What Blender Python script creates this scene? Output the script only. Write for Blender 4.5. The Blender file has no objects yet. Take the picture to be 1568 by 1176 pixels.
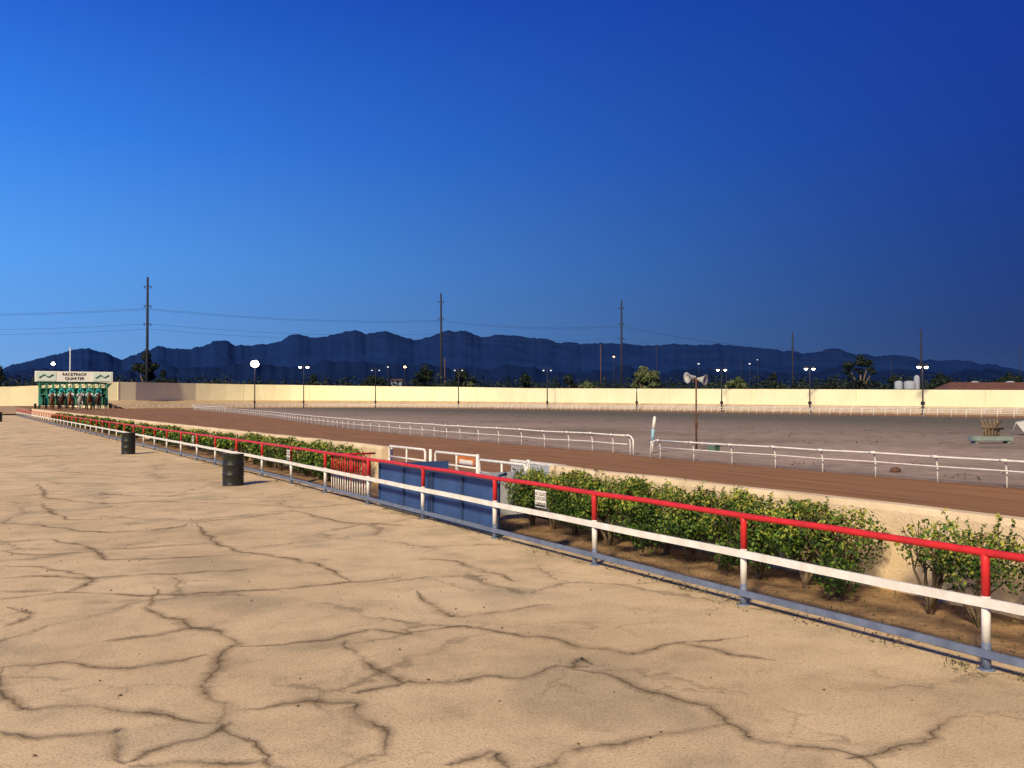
import bpy, math, random
import numpy as np
from mathutils import Vector, Matrix
from mathutils import noise as mn
random.seed(7); rng=np.random.default_rng(7)
F=1414.0; CAMZ=2.4; HZ=613.0; S30=0.5; C30=math.cos(math.radians(30))
sc=bpy.context.scene
def D2W(px,d):            # survey helper: bearing + distance -> plan position
    lat=(px-784)/F*d
    return (d*S30+lat*C30, d*C30-lat*S30)
def G(px,py,z=0.0):
    d=F*(CAMZ-z)/(py-HZ); x,y=D2W(px,d); return (x,y)
def YX(px,X):
    k=(px-784)/F
    return (X*C30-X*S30*k)/(S30+C30*k)
def sm(a,b,x):
    t=np.clip((x-a)/(b-a),0,1); return t*t*(3-2*t)
def trackz(X,Y):
    return 0.8*sm(85,145,Y)*(1-sm(18,31,X))
def sh(Y):      # the apron fence drifts left along the straight
    return .021*np.maximum(Y-27,0)**1.0
# ---------------- materials
def newmat(name):
    m=bpy.data.materials.new(name); m.use_nodes=True
    nt=m.node_tree; return m,nt,nt.nodes['Principled BSDF']
def L(c): return (c[0],c[1],c[2],1)
def mat(name,c1,c2=None,scale=3.0,rough=0.85,bump=0.0,metal=0,detail=5,stretch=(1,1,1),spec=0.3,bscale=None):
    m,nt,b=newmat(name)
    b.inputs['Roughness'].default_value=rough; b.inputs['Metallic'].default_value=metal
    b.inputs['Specular IOR Level'].default_value=spec
    if c2 is None: c2=tuple(x*0.7 for x in c1)
    tc=nt.nodes.new('ShaderNodeTexCoord'); mp=nt.nodes.new('ShaderNodeMapping')
    mp.inputs['Scale'].default_value=stretch
    nt.links.new(tc.outputs['Object'],mp.inputs['Vector'])
    n=nt.nodes.new('ShaderNodeTexNoise'); n.inputs['Scale'].default_value=scale; n.inputs['Detail'].default_value=detail
    n.inputs['Roughness'].default_value=0.65
    nt.links.new(mp.outputs[0],n.inputs['Vector'])
    r=nt.nodes.new('ShaderNodeValToRGB'); r.color_ramp.elements[0].position=0.35; r.color_ramp.elements[1].position=0.65
    r.color_ramp.elements[0].color=L(c2); r.color_ramp.elements[1].color=L(c1)
    nt.links.new(n.outputs['Fac'],r.inputs[0]); nt.links.new(r.outputs[0],b.inputs['Base Color'])
    if bump:
        n2=nt.nodes.new('ShaderNodeTexNoise'); n2.inputs['Scale'].default_value=bscale or scale*6; n2.inputs['Detail'].default_value=4
        nt.links.new(mp.outputs[0],n2.inputs['Vector'])
        bp=nt.nodes.new('ShaderNodeBump'); bp.inputs['Strength'].default_value=bump; bp.inputs['Distance'].default_value=0.03
        nt.links.new(n2.outputs['Fac'],bp.inputs['Height']); nt.links.new(bp.outputs[0],b.inputs['Normal'])
    return m
def leafmat(name,cols,zr=None):
    m,nt,b=newmat(name); b.inputs['Roughness'].default_value=0.6; b.inputs['Specular IOR Level'].default_value=0.2
    g=nt.nodes.new('ShaderNodeNewGeometry'); r=nt.nodes.new('ShaderNodeValToRGB')
    els=r.color_ramp.elements
    while len(els)<len(cols): els.new(0.5)
    for i,c in enumerate(cols):
        els[i].position=i/(len(cols)-1); els[i].color=L(c)
    tc=nt.nodes.new('ShaderNodeTexCoord'); n=nt.nodes.new('ShaderNodeTexNoise'); n.inputs['Scale'].default_value=1.6
    nt.links.new(tc.outputs['Object'],n.inputs['Vector'])
    src=g.outputs['Random Per Island']
    if zr:   # yellower towards the top; lit top and darker base put into the colour
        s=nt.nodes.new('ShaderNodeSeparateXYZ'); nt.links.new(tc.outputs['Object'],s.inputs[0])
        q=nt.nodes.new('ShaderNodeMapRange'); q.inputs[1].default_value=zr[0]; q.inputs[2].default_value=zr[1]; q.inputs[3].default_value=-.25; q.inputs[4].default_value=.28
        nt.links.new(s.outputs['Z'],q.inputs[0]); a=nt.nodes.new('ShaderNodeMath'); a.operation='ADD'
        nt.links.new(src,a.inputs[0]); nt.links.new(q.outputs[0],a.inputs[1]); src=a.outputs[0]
    nt.links.new(src,r.inputs[0])
    mr=nt.nodes.new('ShaderNodeMapRange'); mr.inputs[1].default_value=0.3; mr.inputs[2].default_value=0.7; mr.inputs[3].default_value=0.5; mr.inputs[4].default_value=1.35
    nt.links.new(n.outputs['Fac'],mr.inputs[0])
    mx=nt.nodes.new('ShaderNodeVectorMath'); mx.operation='SCALE'
    nt.links.new(r.outputs[0],mx.inputs[0]); nt.links.new(mr.outputs[0],mx.inputs['Scale'])
    nt.links.new(mx.outputs[0],b.inputs['Base Color'])
    return m
def emis(name,c,s):
    m,nt,b=newmat(name); b.inputs['Emission Color'].default_value=L(c); b.inputs['Emission Strength'].default_value=s
    b.inputs['Base Color'].default_value=L(c); return m
# ---------------- mesh builder
class MB:
    def __init__(s): s.v=[]; s.f=[]; s.m=[]; s.sm=[]
    def add(s,vs,fs,mi=0,smooth=False):
        o=len(s.v); s.v+= [tuple(v) for v in vs]
        for f in fs: s.f.append([i+o for i in f]); s.m.append(mi); s.sm.append(smooth)
    def box(s,c,d,mi=0,rz=0.0,ry=0.0):
        hx,hy,hz=d[0]/2,d[1]/2,d[2]/2
        M=Matrix.Translation(Vector(c))@Matrix.Rotation(rz,4,'Z')@Matrix.Rotation(ry,4,'Y')
        vs=[M@Vector((x,y,z)) for x in(-hx,hx) for y in(-hy,hy) for z in(-hz,hz)]
        s.add(vs,[(0,1,3,2),(4,6,7,5),(0,4,5,1),(2,3,7,6),(0,2,6,4),(1,5,7,3)],mi)
    def strip(s,pts,w,h,mi=0):   # rectangular bar swept along plan points
        vs=[];fs=[]
        for x,y,z in pts:
            vs+=[(x-w/2,y,z-h/2),(x+w/2,y,z-h/2),(x+w/2,y,z+h/2),(x-w/2,y,z+h/2)]
        for i in range(len(pts)-1):
            for k in range(4): fs.append((i*4+k,i*4+(k+1)%4,i*4+4+(k+1)%4,i*4+4+k))
        fs+= [(0,1,2,3),tuple(len(vs)-4+q for q in (3,2,1,0))]
        s.add(vs,fs,mi)
    def tube(s,pts,r,n=8,mi=0,caps=True):
        pts=[Vector(p) for p in pts]
        if not hasattr(r,'__len__'): r=[r]*len(pts)
        vs=[];fs=[]
        t0=(pts[1]-pts[0]).normalized()
        up=Vector((0,0,1)) if abs(t0.z)<0.9 else Vector((1,0,0))
        a=t0.cross(up).normalized()
        for i,p in enumerate(pts):
            if i==0: t=pts[1]-pts[0]
            elif i==len(pts)-1: t=pts[-1]-pts[-2]
            else: t=(pts[i+1]-pts[i]).normalized()+(pts[i]-pts[i-1]).normalized()
            t=t.normalized(); a=(a-t*a.dot(t)).normalized(); b=t.cross(a)
            for k in range(n):
                th=2*math.pi*k/n; vs.append(p+(a*math.cos(th)+b*math.sin(th))*r[i])
        for i in range(len(pts)-1):
            for k in range(n):
                k2=(k+1)%n; fs.append((i*n+k,i*n+k2,(i+1)*n+k2,(i+1)*n+k))
        if caps:
            fs.append(tuple(range(n))[::-1]); fs.append(tuple(range((len(pts)-1)*n,len(pts)*n)))
        s.add(vs,fs,mi,True)
    def lathe(s,c,prof,n=24,mi=0):
        vs=[];fs=[]
        for (r,z) in prof:
            for k in range(n):
                th=2*math.pi*k/n; vs.append((c[0]+r*math.cos(th),c[1]+r*math.sin(th),c[2]+z))
        for i in range(len(prof)-1):
            for k in range(n):
                k2=(k+1)%n; fs.append((i*n+k,i*n+k2,(i+1)*n+k2,(i+1)*n+k))
        s.add(vs,fs,mi,True)
    def ball(s,c,r,mi=0,n=10,m=7):
        if not hasattr(r,'__len__'): r=(r,r,r)
        vs=[];fs=[]
        for i in range(m+1):
            ph=math.pi*i/m
            for k in range(n):
                th=2*math.pi*k/n; vs.append((c[0]+r[0]*math.sin(ph)*math.cos(th),c[1]+r[1]*math.sin(ph)*math.sin(th),c[2]+r[2]*math.cos(ph)))
        for i in range(m):
            for k in range(n):
                k2=(k+1)%n; fs.append((i*n+k,(i+1)*n+k,(i+1)*n+k2,i*n+k2))
        s.add(vs,fs,mi,True)
    def obj(s,name,mats,parent=None,loc=None):
        me=bpy.data.meshes.new(name); me.from_pydata(s.v,[],s.f); me.update()
        me.polygons.foreach_set('material_index',s.m); me.polygons.foreach_set('use_smooth',s.sm)
        for m in mats: me.materials.append(m)
        o=bpy.data.objects.new(name,me); sc.collection.objects.link(o)
        if parent: o.parent=parent
        if loc: o.location=loc
        return o
def npmesh(name,verts,faces,mats,smooth=False,parent=None):
    me=bpy.data.meshes.new(name); nv=len(verts); nf=len(faces); k=faces.shape[1]
    me.vertices.add(nv); me.vertices.foreach_set('co',verts.astype(np.float32).ravel())
    me.loops.add(nf*k); me.loops.foreach_set('vertex_index',faces.astype(np.int32).ravel())
    me.polygons.add(nf); me.polygons.foreach_set('loop_start',np.arange(0,nf*k,k,dtype=np.int32))
    me.update(calc_edges=True); me.validate()
    if smooth: me.polygons.foreach_set('use_smooth',[True]*nf)
    for m in mats: me.materials.append(m)
    o=bpy.data.objects.new(name,me); sc.collection.objects.link(o)
    if parent: o.parent=parent
    return o
def leaves(P,N,size,aspect=0.55,jit=0.6):
    n=len(P); nr=N+rng.normal(0,jit,(n,3)); nr/=np.linalg.norm(nr,axis=1)[:,None]
    a=rng.normal(0,1,(n,3)); a-=nr*(a*nr).sum(1)[:,None]; a/=np.linalg.norm(a,axis=1)[:,None]
    b=np.cross(nr,a); sz=(size*rng.uniform(0.6,1.3,n))[:,None]
    v=np.stack([P-a*sz,P+b*sz*aspect-a*sz*.1,P+a*sz,P-b*sz*aspect-a*sz*.1],1).reshape(-1,3)
    f=np.arange(n*4).reshape(-1,4); return v,f
def blobpts(blobs,n,shell):
    B=np.array(blobs,float); w=(B[:,3]*B[:,4]+B[:,3]*B[:,5]+B[:,4]*B[:,5]); w/=w.sum()
    idx=rng.choice(len(B),n,p=w); d=rng.normal(0,1,(n,3)); d/=np.linalg.norm(d,axis=1)[:,None]
    r=(shell+(1.08-shell)*rng.random(n)**0.6)[:,None]
    return B[idx,:3]+d*B[idx,3:6]*r,d
def blobleaves(blobs,n,size,shell=0.55):
    P,d=blobpts(blobs,n,shell); return leaves(P,d,size)
def grid(x0,x1,nx,y0,y1,ny,zf,warp=None):
    xs=np.linspace(x0,x1,nx); ys=np.linspace(y0,y1,ny); X,Y=np.meshgrid(xs,ys)
    if warp is not None: X=warp(X,Y)
    Z=zf(X,Y); v=np.stack([X,Y,Z],-1).reshape(-1,3)
    i=np.arange(nx-1)[None,:]+nx*np.arange(ny-1)[:,None]; i=i.ravel()
    return v,np.stack([i,i+1,i+1+nx,i+nx],1)
# ================= WORLD
w=bpy.data.worlds.new("World"); sc.world=w; w.use_nodes=True; nt=w.node_tree; nt.nodes.clear()
out=nt.nodes.new('ShaderNodeOutputWorld'); bg=nt.nodes.new('ShaderNodeBackground'); bg.inputs[1].default_value=1.0
tc=nt.nodes.new('ShaderNodeTexCoord'); sp=nt.nodes.new('ShaderNodeSeparateXYZ'); nt.links.new(tc.outputs['Generated'],sp.inputs[0])
def ramp(els):
    r=nt.nodes.new('ShaderNodeValToRGB'); e=r.color_ramp.elements
    while len(e)<len(els): e.new(0.5)
    for i,(p,c) in enumerate(els): e[i].position=p; e[i].color=L(c)
    nt.links.new(sp.outputs['Z'],r.inputs[0]); return r
rl=ramp([(0.0,(.24,.43,.74)),(.05,(.17,.41,.85)),(.14,(.11,.39,.97)),(.26,(.045,.25,.90)),(.40,(.016,.115,.64)),(.9,(.005,.04,.26))])
rr=ramp([(0.0,(.030,.062,.17)),(.06,(.020,.048,.175)),(.14,(.014,.044,.22)),(.26,(.010,.043,.29)),(.40,(.008,.040,.31)),(.9,(.003,.018,.15))])
az=nt.nodes.new('ShaderNodeVectorMath'); az.operation='DOT_PRODUCT'; az.inputs[1].default_value=(math.sin(math.radians(-60)),math.cos(math.radians(-60)),0)
nt.links.new(tc.outputs['Generated'],az.inputs[0])
mr=nt.nodes.new('ShaderNodeMapRange'); mr.inputs[1].default_value=-0.52; mr.inputs[2].default_value=0.60
nt.links.new(az.outputs['Value'],mr.inputs[0])
pw=nt.nodes.new('ShaderNodeMath'); pw.operation='POWER'; pw.inputs[1].default_value=1.3; nt.links.new(mr.outputs[0],pw.inputs[0])
mx=nt.nodes.new('ShaderNodeMix'); mx.data_type='RGBA'
nt.links.new(pw.outputs[0],mx.inputs['Factor']); nt.links.new(rr.outputs[0],mx.inputs['A']); nt.links.new(rl.outputs[0],mx.inputs['B'])
sky=nt.nodes.new('ShaderNodeTexSky'); sky.sky_type='NISHITA'; sky.sun_disc=False
sky.sun_elevation=math.radians(0.5); sky.sun_rotation=math.radians(-70); sky.ozone_density=6
ad=nt.nodes.new('ShaderNodeMix'); ad.data_type='RGBA'; ad.blend_type='ADD'; ad.inputs['Factor'].default_value=0.012
nt.links.new(mx.outputs['Result'],ad.inputs['A']); nt.links.new(sky.outputs[0],ad.inputs['B'])
nt.links.new(ad.outputs['Result'],bg.inputs[0]); nt.links.new(bg.outputs[0],out.inputs[0])
sl=bpy.data.lights.new('sun','SUN'); sl.energy=5.0; sl.angle=math.radians(8); sl.color=(1,.83,.53)
so=bpy.data.objects.new('sun',sl); sc.collection.objects.link(so)
so.rotation_euler=Vector((.68,.50,-.60)).to_track_quat('-Z','Y').to_euler()
# ================= CAMERA
cd=bpy.data.cameras.new('camera'); cd.sensor_width=36; cd.lens=36*F/1568; cd.clip_end=30000; cd.clip_start=.05
co=bpy.data.objects.new('camera',cd); sc.collection.objects.link(co); co.location=(0,0,CAMZ)
co.rotation_euler=(math.radians(90)+math.atan((HZ-588)/F),0,math.radians(-30)); sc.camera=co
sc.view_settings.view_transform='Standard'; sc.view_settings.look='None'; sc.view_settings.exposure=0
# ================= GROUND
m_far=mat('desert_ground',(.09,.075,.055),(.05,.045,.035),scale=.02)
v,f=grid(-9000,9000,3,-9000,9000,3,lambda X,Y:X*0-0.06); npmesh('ground',v,f,[m_far])
m_pav,nt2,b=newmat('worn_asphalt'); b.inputs['Roughness'].default_value=.95; b.inputs['Specular IOR Level'].default_value=.1
def N(t,**k):
    n=nt2.nodes.new(t)
    for a,c in k.items(): n.inputs[a].default_value=c
    return n
def lk(a,bb): nt2.links.new(a,bb)
tcn=N('ShaderNodeTexCoord')
def noise(scale,detail=8,rough=.6,vec=None):
    n=N('ShaderNodeTexNoise',Scale=scale,Detail=detail,Roughness=rough); lk(vec or tcn.outputs['Object'],n.inputs['Vector']); return n
def cramp(src,els):
    r=nt2.nodes.new('ShaderNodeValToRGB'); e=r.color_ramp.elements
    while len(e)<len(els): e.new(.5)
    for i,(p,c) in enumerate(els): e[i].position=p; e[i].color=L(c) if hasattr(c,'__len__') else (c,c,c,1)
    lk(src,r.inputs[0]); return r
def mul(a,bb,fac=1.0):
    m=nt2.nodes.new('ShaderNodeMix'); m.data_type='RGBA'; m.blend_type='MULTIPLY'; m.inputs['Factor'].default_value=fac
    lk(a,m.inputs['A']); lk(bb,m.inputs['B']); return m.outputs['Result']
big=noise(.22,4); base=cramp(big.outputs['Fac'],[(.32,(.63,.465,.275)),(.5,(.75,.565,.345)),(.68,(.82,.625,.39))])
mid=noise(1.3,7,.72); c=mul(base.outputs[0],cramp(mid.outputs['Fac'],[(.3,.72),(.5,.95),(.7,1.05)]).outputs[0])
pat=noise(.55,3,.5); c=mul(c,cramp(pat.outputs['Fac'],[(.36,(.80,.82,.84)),(.46,(1,1,1))]).outputs[0])
fin=noise(42,4,.75); c=mul(c,cramp(fin.outputs['Fac'],[(.30,.50),(.46,.97),(.7,1.12)]).outputs[0])
grav=N('ShaderNodeTexVoronoi',Scale=75); lk(tcn.outputs['Object'],grav.inputs['Vector'])
c=mul(c,cramp(grav.outputs['Color'],[(.05,.6),(.35,1.0)]).outputs[0],.6)
dn=noise(1.3,6,.72); dv=N('ShaderNodeVectorMath'); dv.operation='MULTIPLY_ADD'; dv.inputs[1].default_value=(1.0,1.0,0)
lk(dn.outputs['Color'],dv.inputs[0]); lk(tcn.outputs['Object'],dv.inputs[2])
wn=noise(3.0,2,.6)
def crk(scale,w0,w1,dark,thr):
    vv=N('ShaderNodeTexVoronoi',Scale=scale); vv.feature='DISTANCE_TO_EDGE'; lk(dv.outputs[0],vv.inputs['Vector'])
    mm=N('ShaderNodeMath'); mm.operation='MULTIPLY_ADD'; mm.inputs[1].default_value=-w1*1.6; lk(wn.outputs['Fac'],mm.inputs[0]);
    m3=N('ShaderNodeMath'); m3.operation='ADD'; m3.inputs[1].default_value=w1*.75; lk(vv.outputs['Distance'],m3.inputs[0]); lk(m3.outputs[0],mm.inputs[2])
    r=cramp(mm.outputs[0],[(w0,dark),(w1,1.0)])
    g=noise(.35+scale*.3,2); gr=cramp(g.outputs['Fac'],[(thr,0.0),(thr+.10,1.0)])
    m=nt2.nodes.new('ShaderNodeMix'); m.data_type='RGBA'; m.inputs['A'].default_value=(1,1,1,1)
    lk(gr.outputs[0],m.inputs['Factor']); lk(r.outputs[0],m.inputs['B']); return m.outputs['Result']
c=mul(c,crk(.30,.002,.012,.60,.47)); c=mul(c,crk(1.1,.004,.020,.72,.52)); c=mul(c,crk(.30,.0,.08,.88,.42))
sv=N('ShaderNodeTexVoronoi',Scale=2.3); lk(tcn.outputs['Object'],sv.inputs['Vector'])
c=mul(c,cramp(sv.outputs['Distance'],[(.018,.4),(.03,1.0)]).outputs[0])
lk(c,b.inputs['Base Color'])
bp=N('ShaderNodeBump',Strength=.6,Distance=.015); lk(fin.outputs['Fac'],bp.inputs['Height'])
lk(bp.outputs[0],b.inputs['Normal'])
v,f=grid(-80,8.12,60,-40,170,160,lambda X,Y:X*0,lambda X,Y:X-sh(Y)*(X+80)/88.12); npmesh('pavement',v,f,[m_pav])
# main cracks
m_crk,nt2,b=newmat('crack_fill'); b.inputs['Base Color'].default_value=(.17,.125,.08,1); b.inputs['Roughness'].default_value=1; b.inputs['Specular IOR Level'].default_value=0
uv=N('ShaderNodeUVMap'); s2=N('ShaderNodeSeparateXYZ'); lk(uv.outputs[0],s2.inputs[0]); tcn=N('ShaderNodeTexCoord')
nn=noise(9,6,.8); ma=N('ShaderNodeMath'); ma.operation='MULTIPLY_ADD'; ma.inputs[1].default_value=1.1; lk(nn.outputs['Fac'],ma.inputs[0]); ma2=N('ShaderNodeMath'); ma2.operation='SUBTRACT'; ma2.inputs[1].default_value=.55
lk(s2.outputs['X'],ma.inputs[2]); lk(ma.outputs[0],ma2.inputs[0]); ab=N('ShaderNodeMath'); ab.operation='ABSOLUTE'; lk(ma2.outputs[0],ab.inputs[0])
al=cramp(ab.outputs[0],[(.03,.82),(.10,.46),(.28,.26),(.85,0.0)])
n3=noise(2.0,3); al2=mul(al.outputs[0],cramp(n3.outputs['Fac'],[(.36,.30),(.6,1.0)]).outputs[0])
ab2=N('ShaderNodeMath'); ab2.operation='ABSOLUTE'; lk(s2.outputs['X'],ab2.inputs[0]); ef=cramp(ab2.outputs[0],[(.6,1.0),(1.0,0.0)])
al3=mul(al2,ef.outputs[0]); lk(al3,b.inputs['Alpha'])
CR=[[(0,866),(60,868),(110,875),(140,882),(145,890),(110,905),(60,912),(0,918)],
[(235,898),(243,912),(230,930),(258,945),(300,955),(345,965),(357,985),(340,1010),(320,1030),(315,1050),(340,1075),(350,1090),(330,1105),(355,1118),(392,1130),(402,1150),(430,1185)],
[(345,990),(400,988),(450,985),(490,978),(520,975),(560,965),(620,968),(680,962),(700,955),(760,965),(850,975),(890,990),(960,1000),(1040,985),(1145,973)],
[(520,980),(560,1010),(590,1030),(625,1045),(680,1045),(740,1035),(790,1035),(860,1022),(905,1016)],
[(530,892),(525,880),(480,862),(420,850),(370,845),(330,830),(300,802)],
[(0,1022),(100,1012),(200,1020),(300,1006),(340,1000)],
[(15,1020),(5,1068),(60,1085),(150,1080),(220,1090),(330,1102)],
[(640,905),(658,925),(690,945),(740,940),(800,930),(842,924)],
[(870,1025),(925,1030),(970,1050),(1030,1065),(1085,1080),(1110,1102),(1150,1130),(1200,1140),(1280,1150),(1315,1162),(1350,1185)],
[(1315,1162),(1350,1150),(1400,1135),(1440,1110),(1490,1095)],
[(800,1190),(860,1150),(920,1140),(980,1125),(1060,1115),(1110,1103)],
[(195,1170),(250,1150),(320,1120),(350,1100)],
[(145,842),(165,858),(240,855),(370,850)],[(65,768),(80,786),(110,796),(170,795),(190,790)],
[(90,905),(230,912),(350,905),(450,900),(520,893),(612,884)],
[(350,1090),(430,1078),(480,1070),(540,1072),(570,1110),(600,1150),(560,1162),(480,1185)],
[(0,800),(60,805),(150,815),(240,812),(300,800),(400,790),(450,782)],[(0,830),(80,825),(130,835),(165,850)],
[(640,855),(700,858),(760,880),(790,890)],[(0,960),(40,948),(50,938),(10,930)],[(540,1060),(600,1050),(625,1046)],
[(690,1170),(740,1150),(790,1185)],[(170,980),(240,970),(330,960)],[(20,760),(120,756),(260,760),(330,752)],[(1180,1010),(1120,1000),(1040,985)],[(870,1022),(890,1008),(905,1016)],
[(0,727),(90,722),(200,730),(300,724)],[(470,1176),(400,1165),(260,1170),(190,1180)],
[(0,885),(60,882),(140,884),(260,878),(380,872)],[(0,845),(60,850),(120,846),(250,836),(330,832)],[(60,740),(70,762),(160,772),(230,768),(380,772)],[(0,905),(90,905)],[(380,772),(470,778),(560,770)],[(450,782),(520,800),(640,806)],[(0,1120),(60,1130),(170,1120),(195,1170)]]
vs=[];fs=[];uvs=[]
for ci,pl in enumerate(CR):
    P=[Vector((*G(*p),0)) for p in pl]
    Q=[]
    for i in range(len(P)-1):
        seg=(P[i+1]-P[i]).length; n=max(2,int(seg/.06))
        for j in range(n): Q.append(P[i].lerp(P[i+1],j/n))
    Q.append(P[-1]); ph=random.random()*50
    Q=[q+Vector((mn.noise((q.x*2.3+ph,q.y*2.3,0)),mn.noise((q.x*2.3,q.y*2.3+ph,7)),0))*.13+Vector((mn.noise((q.x*9+ph,q.y*9,0)),mn.noise((q.x*9,q.y*9+ph,7)),0))*.04 for q in Q]
    z=.003+ci*.0004; o=len(vs); n=len(Q)
    for i,q in enumerate(Q):
        t=(Q[min(i+2,n-1)]-Q[max(i-2,0)]).normalized(); nrm=Vector((-t.y,t.x,0))
        wd=.17*(.75+.5*mn.noise((q.x*1.1,q.y*1.1,ci)))*min(1,.25+4*min(i,n-1-i)/n)
        vs+= [q+nrm*wd+Vector((0,0,z)),q-nrm*wd+Vector((0,0,z))]
        uvs+=[(1,0),(-1,0)]
    for i in range(n-1): fs.append((o+2*i,o+2*i+1,o+2*i+3,o+2*i+2))
me=bpy.data.meshes.new('pavement_cracks'); me.from_pydata([tuple(v) for v in vs],[],fs); ul=me.uv_layers.new(name='UVMap')
for l in me.loops: ul.data[l.index].uv=uvs[l.vertex_index]
me.materials.append(m_crk); sc.collection.objects.link(bpy.data.objects.new('pavement_cracks',me))
# planting bed
m_soil=mat('bed_soil',(.36,.23,.12),(.17,.10,.055),scale=2.2,bump=.9,bscale=14,rough=1)
v,f=grid(8.12,9.86,14,-20,160,900,lambda X,Y:-.01+.02*np.sin(X*9+Y*1.3)*np.sin(Y*3.1)+.03*sm(8.2,9.0,X+sh(Y)),lambda X,Y:X-sh(Y)); npmesh('planting_bed',v,f,[m_soil],True)
# track
m_trk=mat('track_dirt',(.33,.165,.070),(.21,.102,.045),scale=1.4,stretch=(1.6,.12,1),bump=.8,bscale=9,rough=1)
v,f=grid(10.1,141,160,-70,335,220,lambda X,Y:trackz(X,Y),lambda X,Y:X-sh(np.minimum(Y,160))*(1-sm(10.1,24,X))); npmesh('racetrack_dirt',v,f,[m_trk],True)
m_apr=mat('sand_apron',(.48,.33,.18),(.36,.24,.13),scale=.5,rough=1)
v,f=grid(-120,8,60,170,335,60,lambda X,Y:.8*sm(165,180,Y)*sm(-8,6,X)+.012); npmesh('sand_apron',v,f,[m_apr],True)
INR=[(25.0,33),(25.1,50),(26.5,72),(30,98),(35,130),(41,180),(45,225),(50,255),(63,277),(85,285),(105,276),(118,250),(122,220),(122,150),(122,60),(122,-60)]
def smoothpl(P,step):
    P=[Vector((*p,0)) if len(p)==2 else Vector(p) for p in P]; Q=[]
    for i in range(len(P)-1):
        p0=P[max(i-1,0)];p1=P[i];p2=P[i+1];p3=P[min(i+2,len(P)-1)]
        n=max(1,round((p2-p1).length/step))
        for j in range(n):
            t=j/n
            Q.append(.5*((2*p1)+(p2-p0)*t+(2*p0-5*p1+4*p2-p3)*t*t+(3*p1-p0-3*p2+p3)*t**3))
    Q.append(P[-1]); return Q
inr=smoothpl(INR,2.15)
m_inf,nt2,b=newmat('infield_ground'); b.inputs['Roughness'].default_value=1; b.inputs['Specular IOR Level'].default_value=.1; tcn=N('ShaderNodeTexCoord')
n1=noise(.06,6,.65); n2=noise(1.0,6,.75)
ca=cramp(n1.outputs['Fac'],[(.33,(.22,.175,.13)),(.47,(.33,.25,.205)),(.6,(.42,.315,.255))])
c=mul(ca.outputs[0],cramp(n2.outputs['Fac'],[(.3,.60),(.6,1.08)]).outputs[0])
sx=N('ShaderNodeSeparateXYZ'); lk(tcn.outputs['Object'],sx.inputs[0])
a1=N('ShaderNodeMath'); a1.operation='MULTIPLY_ADD'; a1.inputs[1].default_value=60; lk(n1.outputs['Fac'],a1.inputs[0]); lk(sx.outputs['X'],a1.inputs[2])
mrr=N('ShaderNodeMapRange'); mrr.inputs[1].default_value=72; mrr.inputs[2].default_value=120; lk(a1.outputs[0],mrr.inputs[0])
mxx=nt2.nodes.new('ShaderNodeMix'); mxx.data_type='RGBA'; lk(mrr.outputs[0],mxx.inputs['Factor']); lk(c,mxx.inputs['A'])
gg=cramp(n2.outputs['Fac'],[(.3,(.09,.085,.065)),(.6,(.155,.135,.11))]); lk(gg.outputs[0],mxx.inputs['B'])
lk(mxx.outputs['Result'],b.inputs['Base Color'])
mb=MB(); poly=[(24.6,-60,.005),(24.6,33,.005)]+[(p.x+.3,p.y,.005) for p in inr if p.x<100]+[(p.x-.4,p.y,.005) for p in inr if p.x>=100]
mb.add(poly,[tuple(range(len(poly)))[::-1]]); inf=mb.obj('infield',[m_inf])
pts=[]
for i in range(900):
    x=random.uniform(26,110); y=random.uniform(-20,150)
    if mn.noise((x*.05,y*.05,3))<0 or x<26+max(0,(y-60)*.14): continue
    for k in range(8): pts.append((x+random.gauss(0,.3),y+random.gauss(0,.3),random.uniform(.02,.14)))
P=np.array(pts); v,f=leaves(P,np.tile([0,0,1.],(len(P),1)),.09,.3,.9)
npmesh('infield_weeds',v,f,[leafmat('weed_leaf',[(.07,.075,.035),(.13,.12,.06),(.20,.16,.09)])])
# ================= MATERIAL SET
white=mat('white_paint',(.86,.84,.80),(.70,.66,.60),scale=5,rough=.5,bump=.1)
red=mat('red_paint',(.70,.03,.035),(.50,.025,.028),scale=4,rough=.45,bump=.1)
blue=mat('blue_grey_paint',(.17,.21,.31),(.11,.14,.22),scale=6,rough=.5,bump=.1)
navy=mat('navy_board',(.045,.10,.26),(.028,.065,.18),scale=2,rough=.55,stretch=(1,1,.3))
wallm=mat('stucco_wall',(.82,.65,.43),(.62,.47,.30),scale=1.2,bump=.4,bscale=30,rough=.95)
bwall=mat('cream_block_wall',(.95,.90,.60),(.88,.80,.52),scale=.15,rough=.9)
blk=mat('black_paint',(.025,.027,.022),(.012,.014,.012),scale=7,rough=.45,bump=.2)
wood=mat('bark',(.26,.19,.12),(.12,.085,.055),scale=14,stretch=(1,1,.3),bump=.8,rough=.95)
dpole=mat('dark_pole',(.03,.03,.045),(.02,.02,.03),scale=4,rough=.8)
brown=mat('rusty_steel',(.16,.08,.05),(.10,.05,.035),scale=6,rough=.8)
steel=mat('galvanised',(.35,.36,.37),(.25,.25,.26),scale=8,rough=.5,metal=.4)
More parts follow.
